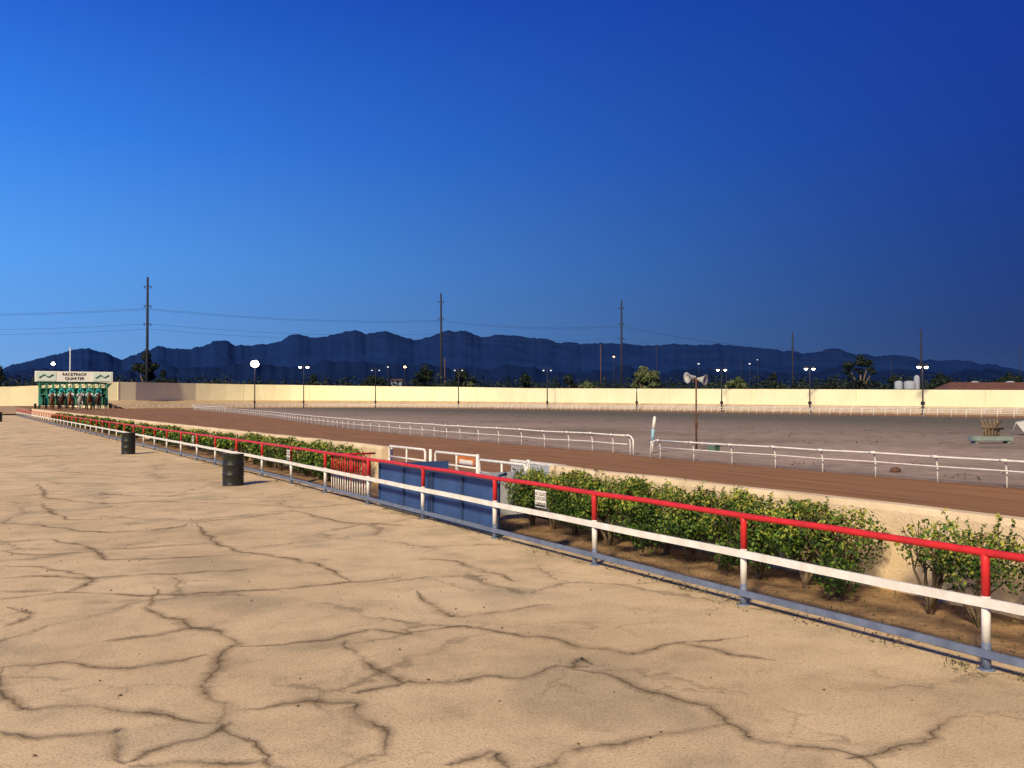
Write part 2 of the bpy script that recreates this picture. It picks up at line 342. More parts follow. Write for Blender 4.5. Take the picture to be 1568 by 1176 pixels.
# ================= RED / WHITE FENCE
FX=7.8; mb=MB(); Ys=[5.05+3.02*k for k in range(-4,52)]
y0,y1=Ys[0],Ys[-1]; fx=lambda y:FX-float(sh(y))
yy=np.linspace(y0,y1,168)
mb.tube([(fx(y),y,1.045+.006*math.sin(y*2.1)) for y in yy],.036,10,0)
mb.strip([(fx(y)-.045,y,.60+.004*math.sin(y*1.7)) for y in yy],.035,.085,1)
mb.strip([(fx(y)-.045,y,.15+.004*math.sin(y*1.3)) for y in yy],.035,.07,2)
for y in Ys:
    t=random.uniform(-.015,.015); X0=fx(y)
    mb.tube([(X0+t*.3,y,-.02),(X0+t*.3,y,.245)],.040,12,2)
    mb.tube([(X0+t*.3,y,.245),(X0+t*.6,y,.655)],.0395,12,1)
    mb.tube([(X0+t*.6,y,.655),(X0+t,y,.97),(X0,y+.01,1.03)],[.0385,.0385,.036],12,0)
    mb.lathe((X0,y,0),[(.075,-.01),(.075,.012),(.04,.014)],12,2)
mb.obj('track_fence',[red,white,blue])
mb=MB(); ya,yb=20.25,22.95; X=FX+.09
for i in range(17):
    y=ya+(yb-ya)*i/16
    mb.tube([(X,y,.10),(X,y,.585)],.014,6,1); mb.tube([(X,y,.585),(X,y,1.0)],.014,6,0)
for z,mi in ((.10,1),(.585,1),(1.0,0)): mb.tube([(X,ya,z),(X,yb,z)],.022,8,mi)
for i in range(7):
    x=FX+.12+i*.17; mb.tube([(x,yb+.05,.08),(x,yb+.05,1.0)],.014,6,0)
mb.tube([(FX+.1,yb+.05,1.0),(FX+1.3,yb+.05,1.0)],.025,8,0)
mb.obj('picket_gate',[red,white])
mb=MB(); ya,yb=14.35,19.95
for a,b2,dx in ((ya,17.05,0.0),(17.13,yb,.02)):
    mb.box((8.0+dx,(a+b2)/2,.51),(.03,b2-a,.94),0)
    for z in (.06,.98): mb.box((7.975+dx,(a+b2)/2,z),(.05,b2-a+.004,.06),1)
    for y in (a+.03,b2-.03,(a+b2)/2): mb.box((7.972+dx,y,.52),(.045,.06,.86),1)
mb.tube([(7.99,ya-.04,.02),(7.99,ya-.04,.9),(8.03,ya,1.06),(8.2,ya+.06,1.08)],.028,8,1)
mb.box((8.9,19.99,.5),(1.75,.03,.9),0)
mb.obj('blue_barrier_board',[navy,mat('navy_frame',(.035,.07,.17),(.025,.05,.12),rough=.5)])
def lowwall(name,a,b2):
    mb=MB(); n=max(2,int((b2-a)/1.5)); ys=np.linspace(a,b2,n)
    prof=[(9.86,-.05),(9.86,1.02),(9.89,1.10),(10.10,1.10),(10.14,1.02),(10.14,-.05)]
    vs=[(x-float(sh(y)),y,z+.012*math.sin(y*1.7)) for y in ys for x,z in prof]; k=len(prof)
    fs=[(i*k+j,i*k+j+1,(i+1)*k+j+1,(i+1)*k+j) for i in range(n-1) for j in range(k-1)]+[tuple(range(k)),tuple(range((n-1)*k,n*k))[::-1]]
    mb.add(vs,fs); return mb.obj(name,[wallm])
lowwall('track_wall',-15,15.6); lowwall('track_wall',24.4,160)
mb=MB()
def wgate(y0,y1,x,h0,h1):
    mb.tube([(x,y0,h0),(x,y0,h1-.06),(x,y0+.06,h1),(x,y1-.06,h1),(x,y1,h1-.06),(x,y1,h0),(x,y0,h0)],.035,8,0)
    mb.tube([(x,y0,(h0+h1)/2),(x,y1,(h0+h1)/2)],.025,8,0)
    mb.tube([(x,(y0+y1)/2,h0),(x,(y0+y1)/2,h1)],.025,8,0)
wgate(16.9,19.0,10.1,.45,1.02); wgate(19.2,21.6,10.2,.5,1.08); wgate(21.8,24.2,10.0,.55,1.12)
for y in (16.8,19.1,21.7,24.3): mb.tube([(10.1,y,0),(10.1,y,1.14)],.04,8,0)
mb.obj('white_crossing_gate',[white])
mb=MB()
mb.box((10.0,15.95,.62),(.05,.55,.9),0); mb.box((9.2,16.0,.55),(1.3,.04,.85),0)
mb.box((10.8,17.6,.6),(.06,2.2,.75),0); mb.box((10.8,17.6,1.0),(.09,2.25,.05),1)
for y in (16.6,18.6): mb.box((10.85,y,.3),(.1,.08,.6),1)
mb.obj('padded_barrier',[mat('grey_pad',(.45,.47,.52),(.35,.37,.42)),white])
mb=MB(); mb.box((10.6,20.6,.85),(.05,1.1,.28),0); mb.box((10.57,20.6,.85),(.02,.7,.12),1)
for y in (20.1,21.1): mb.tube([(10.6,y,0),(10.6,y,1.0)],.03,6,2)
mb.obj('orange_warning_board',[mat('orange',(.7,.22,.06)),white,steel])
def sign(y,z,wd,h,txt):
    e=bpy.data.objects.new('fence_sign',None); sc.collection.objects.link(e); e.location=(fx(y)-.085,y,z)
    mb=MB(); mb.box((0,0,0),(.006,wd,h),0); mb.box((-.005,0,0),(.003,wd-.03,h-.03),1)
    mb.box((-.008,0,-h*.30),(.003,wd-.05,h*.22),0)
    for s in (-1,1): mb.tube([(0,s*wd*.4,h/2-.02),(.05,s*wd*.4,h/2+.06)],.005,5,0)
    mb.obj('plate',[blk,white],e)
    for i,t in enumerate(txt):
        c=bpy.data.curves.new('txt','FONT'); c.body=t; c.size=h*.26; c.align_x='CENTER'; c.extrude=.001
        o=bpy.data.objects.new('lettering',c); sc.collection.objects.link(o); o.parent=e
        o.location=(-.009 if i<2 else -.012,0,h*(.17-.24*i)); o.rotation_euler=(math.radians(90),0,math.radians(-90)); c.materials.append(blk if i<2 else white)
sign(12.45,.84,.36,.30,['NO GLASS','COOLERS','BEYOND']); sign(26.2,.84,.36,.30,['NO GLASS','COOLERS','BEYOND']); sign(38.6,.84,.36,.30,['NO GLASS','COOLERS','BEYOND'])
def barrel(x,y,h=.88):
    mb=MB(); r=.29
    prof=[(0,.01),(r-.01,.01),(r+.006,.0),(r+.006,.02),(r,.03)]
    for zz in (.30,.58): prof+=[(r,zz-.03),(r+.012,zz-.012),(r+.012,zz+.012),(r,zz+.03)]
    prof+=[(r,h-.03),(r+.012,h-.015),(r+.012,h),(r-.012,h),(r-.015,h-.05),(r-.02,.08),(0,.08)]
    mb.lathe((0,0,0),prof,32,0); mb.lathe((0,0,0),[(r-.022,h-.18),(0,h-.2)],24,1)
    mb.obj('trash_barrel',[blk,mat('rubbish',(.12,.1,.09))],loc=(x,y,0))
barrel(6.25,26.6); barrel(5.8,44.3,.95); barrel(2.0,118,1.1)
# ================= HEDGES
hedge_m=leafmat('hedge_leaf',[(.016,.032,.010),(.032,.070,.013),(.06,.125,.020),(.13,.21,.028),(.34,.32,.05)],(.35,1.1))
dry_m=leafmat('dry_leaf',[(.12,.10,.05),(.22,.18,.07),(.10,.13,.05)])
def hedge(ya,yb,n,size,ztop=1.08,zlow=.45,stem=True,xc=9.1,hw=.55,sprigs=0,gap=0):
    e=bpy.data.objects.new('hedge',None); sc.collection.objects.link(e)
    bl=[]; y=ya+.2
    while y<yb-.15:
        s_=float(sh(y)); t=ztop+random.uniform(-.13,.03); lo=zlow+random.uniform(-.18,.15)
        x0=xc-s_
        bl.append((x0+random.uniform(-.12,.1),y,(t+lo)/2,hw+random.uniform(-.14,.1),random.uniform(.26,.5),(t-lo)/2))
        if random.random()<.55: bl.append((x0-hw*.6,y+random.uniform(-.2,.2),random.uniform(.3,.75),.26,.28,.22))
        if random.random()<.7: bl.append((x0+random.uniform(-.3,.3),y+random.uniform(-.2,.2),t-.06,.25,.25,random.uniform(.10,.17)))
        y+=random.uniform(.25,.45)+(gap if random.random()<.3 else 0)
    P,d=blobpts(bl,n,.35)
    dens=np.array([mn.noise((p[0]*2.4,p[1]*2.4,p[2]*2.8)) for p in P]); keep=(dens>-.16)|(rng.random(len(P))<.22); P,d=P[keep],d[keep]
    mb=MB()
    if sprigs:
        SP=[]
        for i in range(sprigs):
            y=random.uniform(ya+.1,yb-.1); x=xc+random.uniform(-hw,hw)*.8; h0=ztop-.12; dx,dy=random.gauss(0,.06),random.gauss(0,.08); hh=random.uniform(.08,.24)
            for j in range(14):
                t=j/13; SP.append((x+dx*t+random.gauss(0,.014),y+dy*t+random.gauss(0,.014),h0+hh*t))
            mb.tube([(x,y,h0-.1),(x+dx,y+dy,h0+hh)],[.004,.002],4)
        P=np.vstack([P,np.array(SP)]); d=np.vstack([d,np.tile([0,0,1.],(len(SP),1))])
    v,f=leaves(P,d,size); v[:,2]=np.maximum(v[:,2],.03)
    npmesh('foliage',v,f,[hedge_m],parent=e)
    if stem:
        y=ya+.3
        while y<yb-.1:
            bx=xc+random.uniform(-.15,.15)-float(sh(y))
            for k in range(random.randint(5,8)):
                dx,dy=random.uniform(-.55,.45),random.uniform(-.55,.55)
                p=[(bx+random.uniform(-.05,.05),y+random.uniform(-.05,.05),-.02)]
                for j in range(1,5):
                    tt=j/4; p.append((bx+dx*tt**1.2+random.uniform(-.04,.04),y+dy*tt**1.2+random.uniform(-.04,.04),.95*tt*ztop/1.08))
                r=random.uniform(.014,.032); mb.tube(p,[r,r*.85,r*.6,r*.4,r*.2],6)
                for q in range(4):
                    s0=Vector(p[random.randint(1,3)]); s1=s0+Vector((random.uniform(-.28,.2),random.uniform(-.3,.3),random.uniform(.12,.35)))
                    mb.tube([s0,(s0+s1)/2+Vector((.02,.02,0)),s1],[r*.45,r*.3,r*.12],5)
            y+=random.uniform(.5,.85)
        mb.obj('stems',[wood],e)
    return e
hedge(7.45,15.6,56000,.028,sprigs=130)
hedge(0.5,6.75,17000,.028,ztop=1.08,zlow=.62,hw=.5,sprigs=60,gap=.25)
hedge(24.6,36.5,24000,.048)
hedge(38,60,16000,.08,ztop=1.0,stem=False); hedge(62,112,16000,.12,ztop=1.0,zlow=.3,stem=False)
P=[]
for i in range(260):
    y=random.uniform(1,40); x=fx(y)+random.gauss(.02,.13)
    for k in range(random.randint(6,20)): P.append((x+random.gauss(0,.05),y+random.gauss(0,.09),abs(random.gauss(0,.02))+.008))
for i in range(3600): P.append((random.uniform(8.15,9.8),random.uniform(2,26),.05))
P=np.array(P); v,f=leaves(P,np.tile([0,0,1.],(len(P),1)),.022,.3,.9); v[:,2]=np.maximum(v[:,2],.006)
npmesh('dry_weeds',v,f,[dry_m])
mb=MB()
for i in range(200):
    x,y=random.uniform(-4,7.6),random.uniform(2,26); s=random.uniform(.005,.017); mb.ball((x,y,s*.4),(s,s*random.uniform(.6,1.2),s*.6),0,6,4)
mb.obj('loose_stones',[mat('stone',(.18,.12,.08),(.08,.06,.04),scale=9)])
# ================= RAILS
def rail(name,Q,every=1,h=.74,r=.032,mid=.46,ends=True):
    mb=MB(); Q=[Vector(q) for q in Q]
    Q=[Vector((q.x+random.uniform(-.03,.03),q.y,random.uniform(-.02,.02))) for q in Q]
    mb.tube([(q.x,q.y,q.z+h) for q in Q],r,8,0); mb.tube([(q.x,q.y,q.z+mid) for q in Q],r*.7,6,0)
    for i in range(0,len(Q),every):
        q=Q[i]; z=q.z; t=(Q[min(i+1,len(Q)-1)]-Q[max(i-1,0)]).normalized(); nr=Vector((t.y,-t.x,0))*.16
        mb.tube([(q.x+nr.x,q.y+nr.y,z-.04),(q.x+nr.x,q.y+nr.y,z+h*.55),(q.x+nr.x*.6,q.y+nr.y*.6,z+h*.92),(q.x,q.y,z+h)],r*.9,7,0)
        mb.tube([(q.x-t.x*.1,q.y-t.y*.1,z+h+.004),(q.x+t.x*.1,q.y+t.y*.1,z+h+.004)],r*1.35,8,0)
    if ends:
        for a,b2 in ((0,1),(-1,-2)):
            q=Q[a]; t=(Q[a]-Q[b2]).normalized()
            mb.tube([(q.x,q.y,h),(q.x+t.x*.25,q.y+t.y*.25,h-.03),(q.x+t.x*.42,q.y+t.y*.42,h-.18),(q.x+t.x*.45,q.y+t.y*.45,0)],r,8,0)
    return mb.obj(name,[white])
rail('white_track_rail',[(24.3,15.2+2.13*k,0) for k in range(-9,8)])
rail('white_track_rail',inr[:70],1,h=.84,r=.036)
rail('white_track_rail',inr[69:],1,h=1.05,r=.06,mid=.6,ends=False)
OUT=[(27,272),(40,290),(65,304),(95,307),(120,290),(133,262),(137,225),(137,120),(137,-60)]
outl=smoothpl(OUT,2.4); rail('white_track_rail',outl,1,h=1.15,r=.06,mid=.65,ends=False)
# ================= BANK + FAR WALL
WL=[(-60,302,2.2,5.8),(8,300,2.2,6.3),(36,297,2.4,7.9),(62,316,2.5,8.0),(95,320,2.4,7.8),(122,302,2.3,7.3),(137,272,2.1,6.8),(141,235,1.9,6.0),(141,85,1.3,4.0),(141,-60,1.2,3.6)]
P=smoothpl([(a,b2,0) for a,b2,_,_ in WL],6)
def dseg(q,a,b2):
    a2=Vector(a[:2]);c=Vector(b2[:2]);p=Vector(q[:2]);d=c-a2; t=max(0,min(1,(p-a2).dot(d)/d.dot(d))); return ((a2+d*t-p).length,t)
def near_h(q,k):
    best=min(range(len(WL)-1),key=lambda i:(dseg(q,WL[i],WL[i+1])[0])); _,t=dseg(q,WL[best],WL[best+1]); return WL[best][k]*(1-t)+WL[best+1][k]*t
hb=[near_h(q,2) for q in P]; ht=[near_h(q,3) for q in P]; mb=MB()
for i in range(len(P)-1):
    a,b2=P[i],P[i+1]
    t=(b2-a).normalized(); nr=Vector((-t.y,t.x,0))*.15
    mb.add([(a.x,a.y,hb[i]-2.6),(b2.x,b2.y,hb[i+1]-2.6),(b2.x,b2.y,ht[i+1]),(a.x,a.y,ht[i]),
            (a.x+2*nr.x,a.y+2*nr.y,hb[i]-2.6),(b2.x+2*nr.x,b2.y+2*nr.y,hb[i+1]-2.6),(b2.x+2*nr.x,b2.y+2*nr.y,ht[i+1]),(a.x+2*nr.x,a.y+2*nr.y,ht[i])],
           [(0,1,2,3),(4,7,6,5),(3,2,6,7),(0,3,7,4),(1,5,6,2)],0)
    if i%4==0: mb.box((a.x,a.y,(hb[i]+ht[i])/2-.75),(.30,.16,ht[i]-hb[i]+1.4),1,rz=math.atan2(t.y,t.x))
mb.obj('perimeter_wall',[bwall,mat('pilaster',(.85,.78,.52),(.8,.72,.46),scale=.3)])
m_bank=mat('bank_earth',(.56,.42,.26),(.42,.30,.18),scale=.4,rough=1)
mb=MB()
def off(q): return min(outl,key=lambda o:(o-q).length)
row=[(q,off(q)) for q in P if q.x>30]; hbr=[near_h(q,2) for q,_ in row]
for i in range(len(row)-1):
    (a,oa),(b2,ob)=row[i],row[i+1]; ma_=oa.lerp(a,.15); mb_=ob.lerp(b2,.15)
    mb.add([(ma_.x,ma_.y,.01),(mb_.x,mb_.y,.01),(b2.x,b2.y,hbr[i+1]),(a.x,a.y,hbr[i])],[(0,1,2,3)],0,True)
mb.obj('earth_bank',[m_bank])
# ================= LIGHT POLES WITH LIT LAMPS
lampm=emis('lit_lamp',(1,.86,.62),14); lampo=emis('lit_lamp_orange',(1,.55,.25),7); lampd=emis('dim_lamp',(.8,.85,.9),1.2)
def lightpole(px,X,ytop,lm,rad=.35,pair=True,rp=.16,d=None):
    if d is None: Y=YX(px,X); d=X*S30+Y*C30
    else: X,Y=D2W(px,d)
    h=CAMZ+(HZ-ytop)*d/F; s=d/250
    e=bpy.data.objects.new('light_pole',None); sc.collection.objects.link(e); e.location=(X,Y,0)
    mb=MB(); mb.tube([(0,0,-.1),(0,0,h*.5),(0,0,h+.3)],[rp*1.2,rp,rp*.7],8,0)
    ax=(C30,-S30)
    if pair: mb.tube([(-ax[0]*1.1*s,-ax[1]*1.1*s,h+.25),(ax[0]*1.1*s,ax[1]*1.1*s,h+.25)],.06,6,0)
    mb.box((0,0,1.9),(.45,.45,.6),0)
    for sg in ((-1,1) if pair else (0,)):
        x,y=ax[0]*1.0*s*sg,ax[1]*1.0*s*sg
        mb.lathe((x,y,h-.1),[(rad*1.15,-.05),(rad*.9,.25),(rad*.3,.4),(0,.42)],12,0)
    mb.obj('mast',[dpole],e)
    mb=MB()
    for sg in ((-1,1) if pair else (0,)):
        x,y=ax[0]*1.0*s*sg,ax[1]*1.0*s*sg; mb.ball((x,y,h-.2),(rad,rad,rad*.8),0)
    mb.obj('lamp',[lm],e)
lightpole(390,137,556,lampm,1.2,False,.15,260); lightpole(465,0,561,lampm,.5,True,.14,290)
lightpole(575,0,566,lampd,.25,True,.16,300); lightpole(702,0,566,lampd,.25,True,.16,285)
for px,yt,lm,r in ((838,566,lampd,.25),(1105,565,lampm,.28),(1240,563,lampm,.32),(1413,560,lampm,.34)): lightpole(px,136.2,yt,lm,r,True,.11 if px>1000 else .15)
lightpole(975,136.2,596,lampd,.15,False,.15)
lightpole(620,0,561,lampo,.7,False,.13,420); lightpole(940,0,545,lampo,.5,False,.13,420); lightpole(81,0,556,lampm,.8,False,.13,380)
lightpole(1070,0,556,lampd,.5,False,.13,420); lightpole(1148,0,556,lampd,.5,False,.13,430); lightpole(594,0,561,lampd,.45,False,.12,420); lightpole(1160,0,550,lampd,.3,False,.13,430)
# ================= UTILITY POLES + LINES
tops=[]
def upole(px,ytop,d,r=.42,lean=0.0,arms=(.78,.64)):
    X,Y=D2W(px,d); h=CAMZ+(HZ-ytop)*d/F; mb=MB()
    mb.tube([(0,0,-1),(lean*h*.5,0,h*.5),(lean*h,0,h)],[r,r*.85,r*.65],10,0)
    for a in (.93,)+arms:
        z=h*a; mb.tube([(lean*z-1.1,.3,z),(lean*z+1.1,-.3,z)],.12,6,0)
        for s in (-1,1): mb.lathe((lean*z+s*1.1,-s*.3,z-.8),[(.08,.8),(.2,.6),(.2,.2),(.08,0)],8,0)
    mb.obj('utility_pole',[dpole],loc=(X,Y,0)); tops.append((X+lean*h,Y,h))
Xa,Ya=D2W(-330,330); tops.append((Xa,Ya,46))
upole(225,424,340,.58); upole(676,449,420,.6,-.006); upole(952,460,430,.58); upole(1214,508,600,.6); upole(1411,503,600,.66); upole(1700,520,640,.5)
mb=MB()
for i in range(len(tops)-1):
    for fr in (.76,.75,.64,.60):
        a=Vector(tops[i]);b2=Vector(tops[i+1]); a.z*=fr; b2.z*=fr; pts=[]
        for j in range(17):
            t=j/16; p=a.lerp(b2,t); p.z-=4*t*(1-t)*2.0; pts.append(p)
        mb.tube(pts,.04,4,0)
mb.obj('power_lines',[mat('wire',(.05,.07,.12))])
for px,yt,d,r in ((1006,527,500,.25),(1562,530,600,.35),(920,528,440,.25),(681,548,400,.3),(1365,545,450,.18),(1135,550,450,.18),(1112,550,450,.18)):
    X,Y=D2W(px,d); h=CAMZ+(HZ-yt)*d/F; mb=MB(); mb.tube([(0,0,-1),(0,0,h)],[r,r*.6],8,0); mb.tube([(-.9,.4,h*.93),(.9,-.4,h*.93)],.09,6,0); mb.obj('wooden_pole',[brown if px in(920,681) else dpole],loc=(X,Y,0))
X,Y=D2W(107,330); mb=MB(); mb.tube([(0,0,0),(0,0,21)],[.25,.16],8,0); mb.ball((0,0,21.1),.3,0); mb.obj('flagpole',[white],loc=(X,Y,0))
# ================= TREES
tree_m=leafmat('distant_leaf',[(.006,.013,.012),(.011,.021,.016),(.020,.032,.022),(.032,.045,.028)])
pale_m=leafmat('pale_leaf',[(.06,.08,.035),(.11,.14,.055),(.16,.18,.08)])
def tree(px,ytop,wpx,d,m=tree_m,n=2600,name='desert_tree'):
    X,Y=D2W(px,d); H=CAMZ+(HZ-ytop)*d/F; Wd=wpx*d/F/2
    e=bpy.data.objects.new(name,None); sc.collection.objects.link(e); e.location=(X,Y,0)
    bl=[]
    for i in range(18):
        a=random.uniform(0,6.28); rr=Wd*random.uniform(0,.8)
        zz=H*random.uniform(.42,.9)*(1-.15*rr/Wd); s=Wd*random.uniform(.16,.34)
        bl.append((rr*math.cos(a),rr*math.sin(a),zz,s,s,s*random.uniform(.5,.9)))
    bl.append((0,0,H*.88,Wd*.25,Wd*.25,H*.12))
    v,f=blobleaves(bl,n,.42,.3); npmesh('crown',v,f,[m],parent=e)
    mb=MB(); mb.tube([(0,0,-.3),(.2,0,H*.3),(0,.1,H*.6)],[H*.04,H*.028,H*.01],8)
    for b_ in bl[:8]: mb.tube([(.1,0,H*.25),(b_[0]*.5,b_[1]*.5,(H*.3+b_[2])/2),b_[:3]],[H*.018,H*.012,H*.004],6)
    mb.obj('trunk',[wood],e)
tree(224,535,52,345,n=4600); tree(250,566,40,340); tree(1318,543,58,380,n=3600); tree(650,558,50,350); tree(708,562,46,350)
tree(985,560,58,300,pale_m,3600,'palo_verde_tree'); tree(1185,570,40,360); tree(870,573,46,350); tree(570,574,60,360); tree(805,571,30,350)
tree(1130,577,50,330,pale_m,1800,'palo_verde_tree'); tree(1440,570,50,370); tree(1545,569,50,370); tree(1275,575,70,360); tree(0,560,30,420); tree(480,572,40,370); tree(1370,573,40,380); tree(720,583,30,330,pale_m,1500,'palo_verde_tree');tree(898,583,40,330,pale_m,1500,'palo_verde_tree')
bl=[]
for i in range(520):
    px=-60+1720*i/520+random.uniform(-8,8); d=random.uniform(345,520); X,Y=D2W(px,d); h=(HZ-random.uniform(573,592))*d/F+CAMZ
    s=random.uniform(2,6); bl.append((X,Y,h*.5,s,s,h*.5))
v,f=blobleaves(bl,56000,.7,.3); npmesh('distant_tree_line',v,f,[tree_m])
# ================= DISTANT BUILDINGS
roofm=mat('brown_roof',(.16,.07,.05),(.1,.05,.04),scale=1); plas=mat('plaster',(.45,.38,.28),(.35,.3,.22),scale=.5); glass=mat('dark_window',(.02,.025,.03),rough=.2)
def house(px,d,wd,dp,h,rh,name='house',wm=None):
    X,Y=D2W(px,d); e=bpy.data.objects.new(name,None); sc.collection.objects.link(e); e.location=(X,Y,0); e.rotation_euler=(0,0,math.radians(-30))
    mb=MB(); mb.box((0,0,h/2),(wd,dp,h)); mb.obj('walls',[wm or plas],e)
    mb=MB(); a,b2=wd/2+.6,dp/2+.6
    mb.add([(-a,-b2,h),(a,-b2,h),(a,b2,h),(-a,b2,h),(-a*.8,0,h+rh),(a*.8,0,h+rh)],[(0,1,5,4),(1,2,5),(2,3,4,5),(3,0,4),(0,3,2,1)]); mb.obj('roof',[roofm],e)
    mb=MB()
    for i in range(int(wd/4)): mb.box((-wd/2+2+i*4,-dp/2-.02,h*.55),(1.3,.06,1.2))
    mb.obj('windows',[glass],e)
house(1525,200,24,9,4.3,2.0); house(1640,210,20,9,4.2,1.8); house(740,520,30,12,6,2.5); house(350,480,24,12,8,2)
def tank(px,d,r,h,zb):
    X,Y=D2W(px,d); mb=MB(); mb.lathe((0,0,0),[(r,0),(r,h*.8),(r*.8,h*.92),(r*.3,h),(0,h)],20,0)
    for a in range(4): mb.tube([(r*.8*math.cos(a*1.57),r*.8*math.sin(a*1.57),-zb),(r*.8*math.cos(a*1.57),r*.8*math.sin(a*1.57),0)],.15,6,1)
    mb.obj('white_storage_tank',[mat('tank_white',(.35,.38,.45),(.28,.30,.36)),dpole],loc=(X,Y,zb))
tank(1376,330,1.4,3.0,6.4); tank(1393,330,2.0,3.0,6.4); tank(1493,230,1.1,2.2,5.0); tank(1547,230,1.2,2.2,5.0); tank(1404,330,1.0,5,6.4)
house(608,430,5,5,11.5,.8,'white_shed',mat('shedwhite',(.2,.24,.32)))
# ================= INFIELD ITEMS
X,Y=G(1066,690); d=X*S30+Y*C30; h=CAMZ+(HZ-578)*d/F
mb=MB(); mb.tube([(0,0,0),(0,0,h)],[.05,.035],8,0)
mb.tube([(-.35,.2,h-.12),(.35,-.2,h-.12)],.025,6,0)
for s,hd in ((-1,Vector((-.95,.1,-.1))),(1,Vector((.35,-.9,-.12)))):
    c=Vector((s*.27*C30,-s*.27*S30,h-.06-.05*s)); q=hd.normalized().to_track_quat('Z','Y').to_matrix()
    prof=[(.06,-.28),(.10,-.14),(.15,0),(.21,.12),(.27,.2),(.28,.215),(.19,.16),(.05,.05)]
    vs=[];n=16
    for r,z in prof:
        for k in range(n): th=6.2832*k/n; vs.append(c+q@Vector((r*math.cos(th),r*math.sin(th),z)))
    fs=[(i*n+k,i*n+(k+1)%n,(i+1)*n+(k+1)%n,(i+1)*n+k) for i in range(len(prof)-1) for k in range(n)]
    mb.add(vs,fs,1,True); mb.add(vs[:n],[tuple(range(n))],1)
mb.box((0,0,1.2),(.12,.1,.25),0)
mb.obj('loudspeaker_pole',[brown,mat('horn_grey',(.5,.5,.48),(.4,.4,.38))],loc=(X,Y,0))
X,Y=G(997,694); mb=MB(); mb.tube([(0,0,0),(.06,0,.55)],.075,10,0); mb.tube([(.06,0,.55),(.10,-.02,1.1)],.075,10,1); mb.tube([(.10,-.02,1.1),(.17,-.04,1.6)],.075,10,0); mb.ball((.17,-.04,1.6),.075,0)
mb.obj('furlong_marker_pole',[white,mat('pale_blue',(.35,.6,.75))],loc=(X,Y,0))
X,Y=G(1520,672); mb=MB()
for i in range(5):
    x=-.9+i*.42; l=random.uniform(-.1,.15)
    mb.tube([(x*1.1,.1*i-.2,0),(x+.1,.05*i,.65),(x-.18+l,.1,1.25)],[.10,.08,.06],7)
mb.tube([(-1.2,0,.75),(1.2,.1,.62)],.08,7); mb.tube([(-1.2,.25,0),(1.0,.1,1.1)],.07,7); mb.obj('log_rack',[wood],loc=(X,Y,0))
X,Y=G(1516,679); mb=MB()
mb.box((0,0,.18),(2.2,.6,.06),0,rz=-.5)
for s in(-1,1): mb.box((s*.13,s*.27,.28),(2.2,.05,.22),0,rz=-.5)
mb.box((.97,-.53,.28),(.05,.5,.22),0,rz=-.5); mb.box((-.97,.53,.28),(.05,.5,.22),0,rz=-.5)
for s in(-1,1): mb.box((s*.8,-s*.43,.08),(.12,.5,.14),0,rz=-.5)
mb.obj('water_trough',[mat('trough_grey_green',(.24,.30,.28),(.18,.23,.21))],loc=(X,Y,0))
X,Y=G(1580,666); mb=MB(); mb.tube([(-1.5,.6,0),(-1.2,.4,.9),(1.4,-.8,1.3),(1.6,-.9,0)],.05,7,0); mb.add([(-1.25,.4,.88),(1.4,-.8,1.28),(1.3,-1.6,.15),(-1.7,-.5,.15),(-.2,-.5,.75),(0,-1.2,.25)],[(0,4,3),(0,1,4),(4,1,2),(4,2,5),(4,5,3)],1); mb.obj('canvas_jump_wing',[steel,mat('canvas',(.6,.58,.56),(.45,.43,.42),scale=2,bump=1)],loc=(X,Y,0))
X,Y=G(1370,723); mb=MB(); mb.ball((0,0,.06),(.22,.15,.12),0,9,6); mb.ball((.12,.05,.05),(.12,.12,.09),0,7,5); mb.obj('rock',[brown],loc=(X,Y,0))
X,Y=G(1093,692); mb=MB(); mb.box((0,0,.16),(.45,.35,.3),0,rz=.3); mb.box((0,0,.33),(.5,.4,.05),1,rz=.3); mb.tube([(.1,0,.36),(.1,0,.45)],.03,6,1); mb.obj('valve_box',[mat('vgreen',(.10,.2,.14)),steel],loc=(X,Y,0))
# ================= STARTING GATE
e=bpy.data.objects.new('starting_gate',None); sc.collection.objects.link(e); e.location=(15.9,196,.8)
green=mat('gate_green',(.05,.20,.12),(.03,.13,.08),scale=2); teal=mat('teal_pad',(.03,.30,.28),(.02,.22,.21),scale=2)
mb=MB(); Wg=13.6; n=10; ht_=4.9
for i in range(n+1):
    x=-Wg/2+Wg*i/n*.86+.9
    mb.tube([(x,0,0),(x,0,ht_)],.12,8,0); mb.tube([(x,3,0),(x,3,ht_)],.10,8,0); mb.box((x,1.5,1.3),(.10,2.9,1.6),1); mb.box((x,-.05,1.7),(.36,.3,1.9),1)
    mb.tube([(x,0,2.6),(x,3,2.6)],.07,6,0)
    if i<n:
        mb.box((x+.3,-.35,1.5),(.06,.55,1.5),0,rz=.4); mb.box((x+.85,-.35,1.5),(.06,.55,1.5),0,rz=-.4)
        mb.tube([(x,1.5,ht_-.9),(x+Wg/n*.86,1.5,ht_)],.06,6,0)
for z in (2.7,3.9,ht_): mb.tube([(-Wg/2+.9,0,z),(Wg/2-1,0,z)],.12,8,0); mb.tube([(-Wg/2+.9,3,z),(Wg/2-1,3,z)],.10,8,0)
mb.box((0,1.5,3.3),(12.0,2.4,1.1),0)
mb.box((0,3.1,2.2),(11.4,.1,3.2),3)
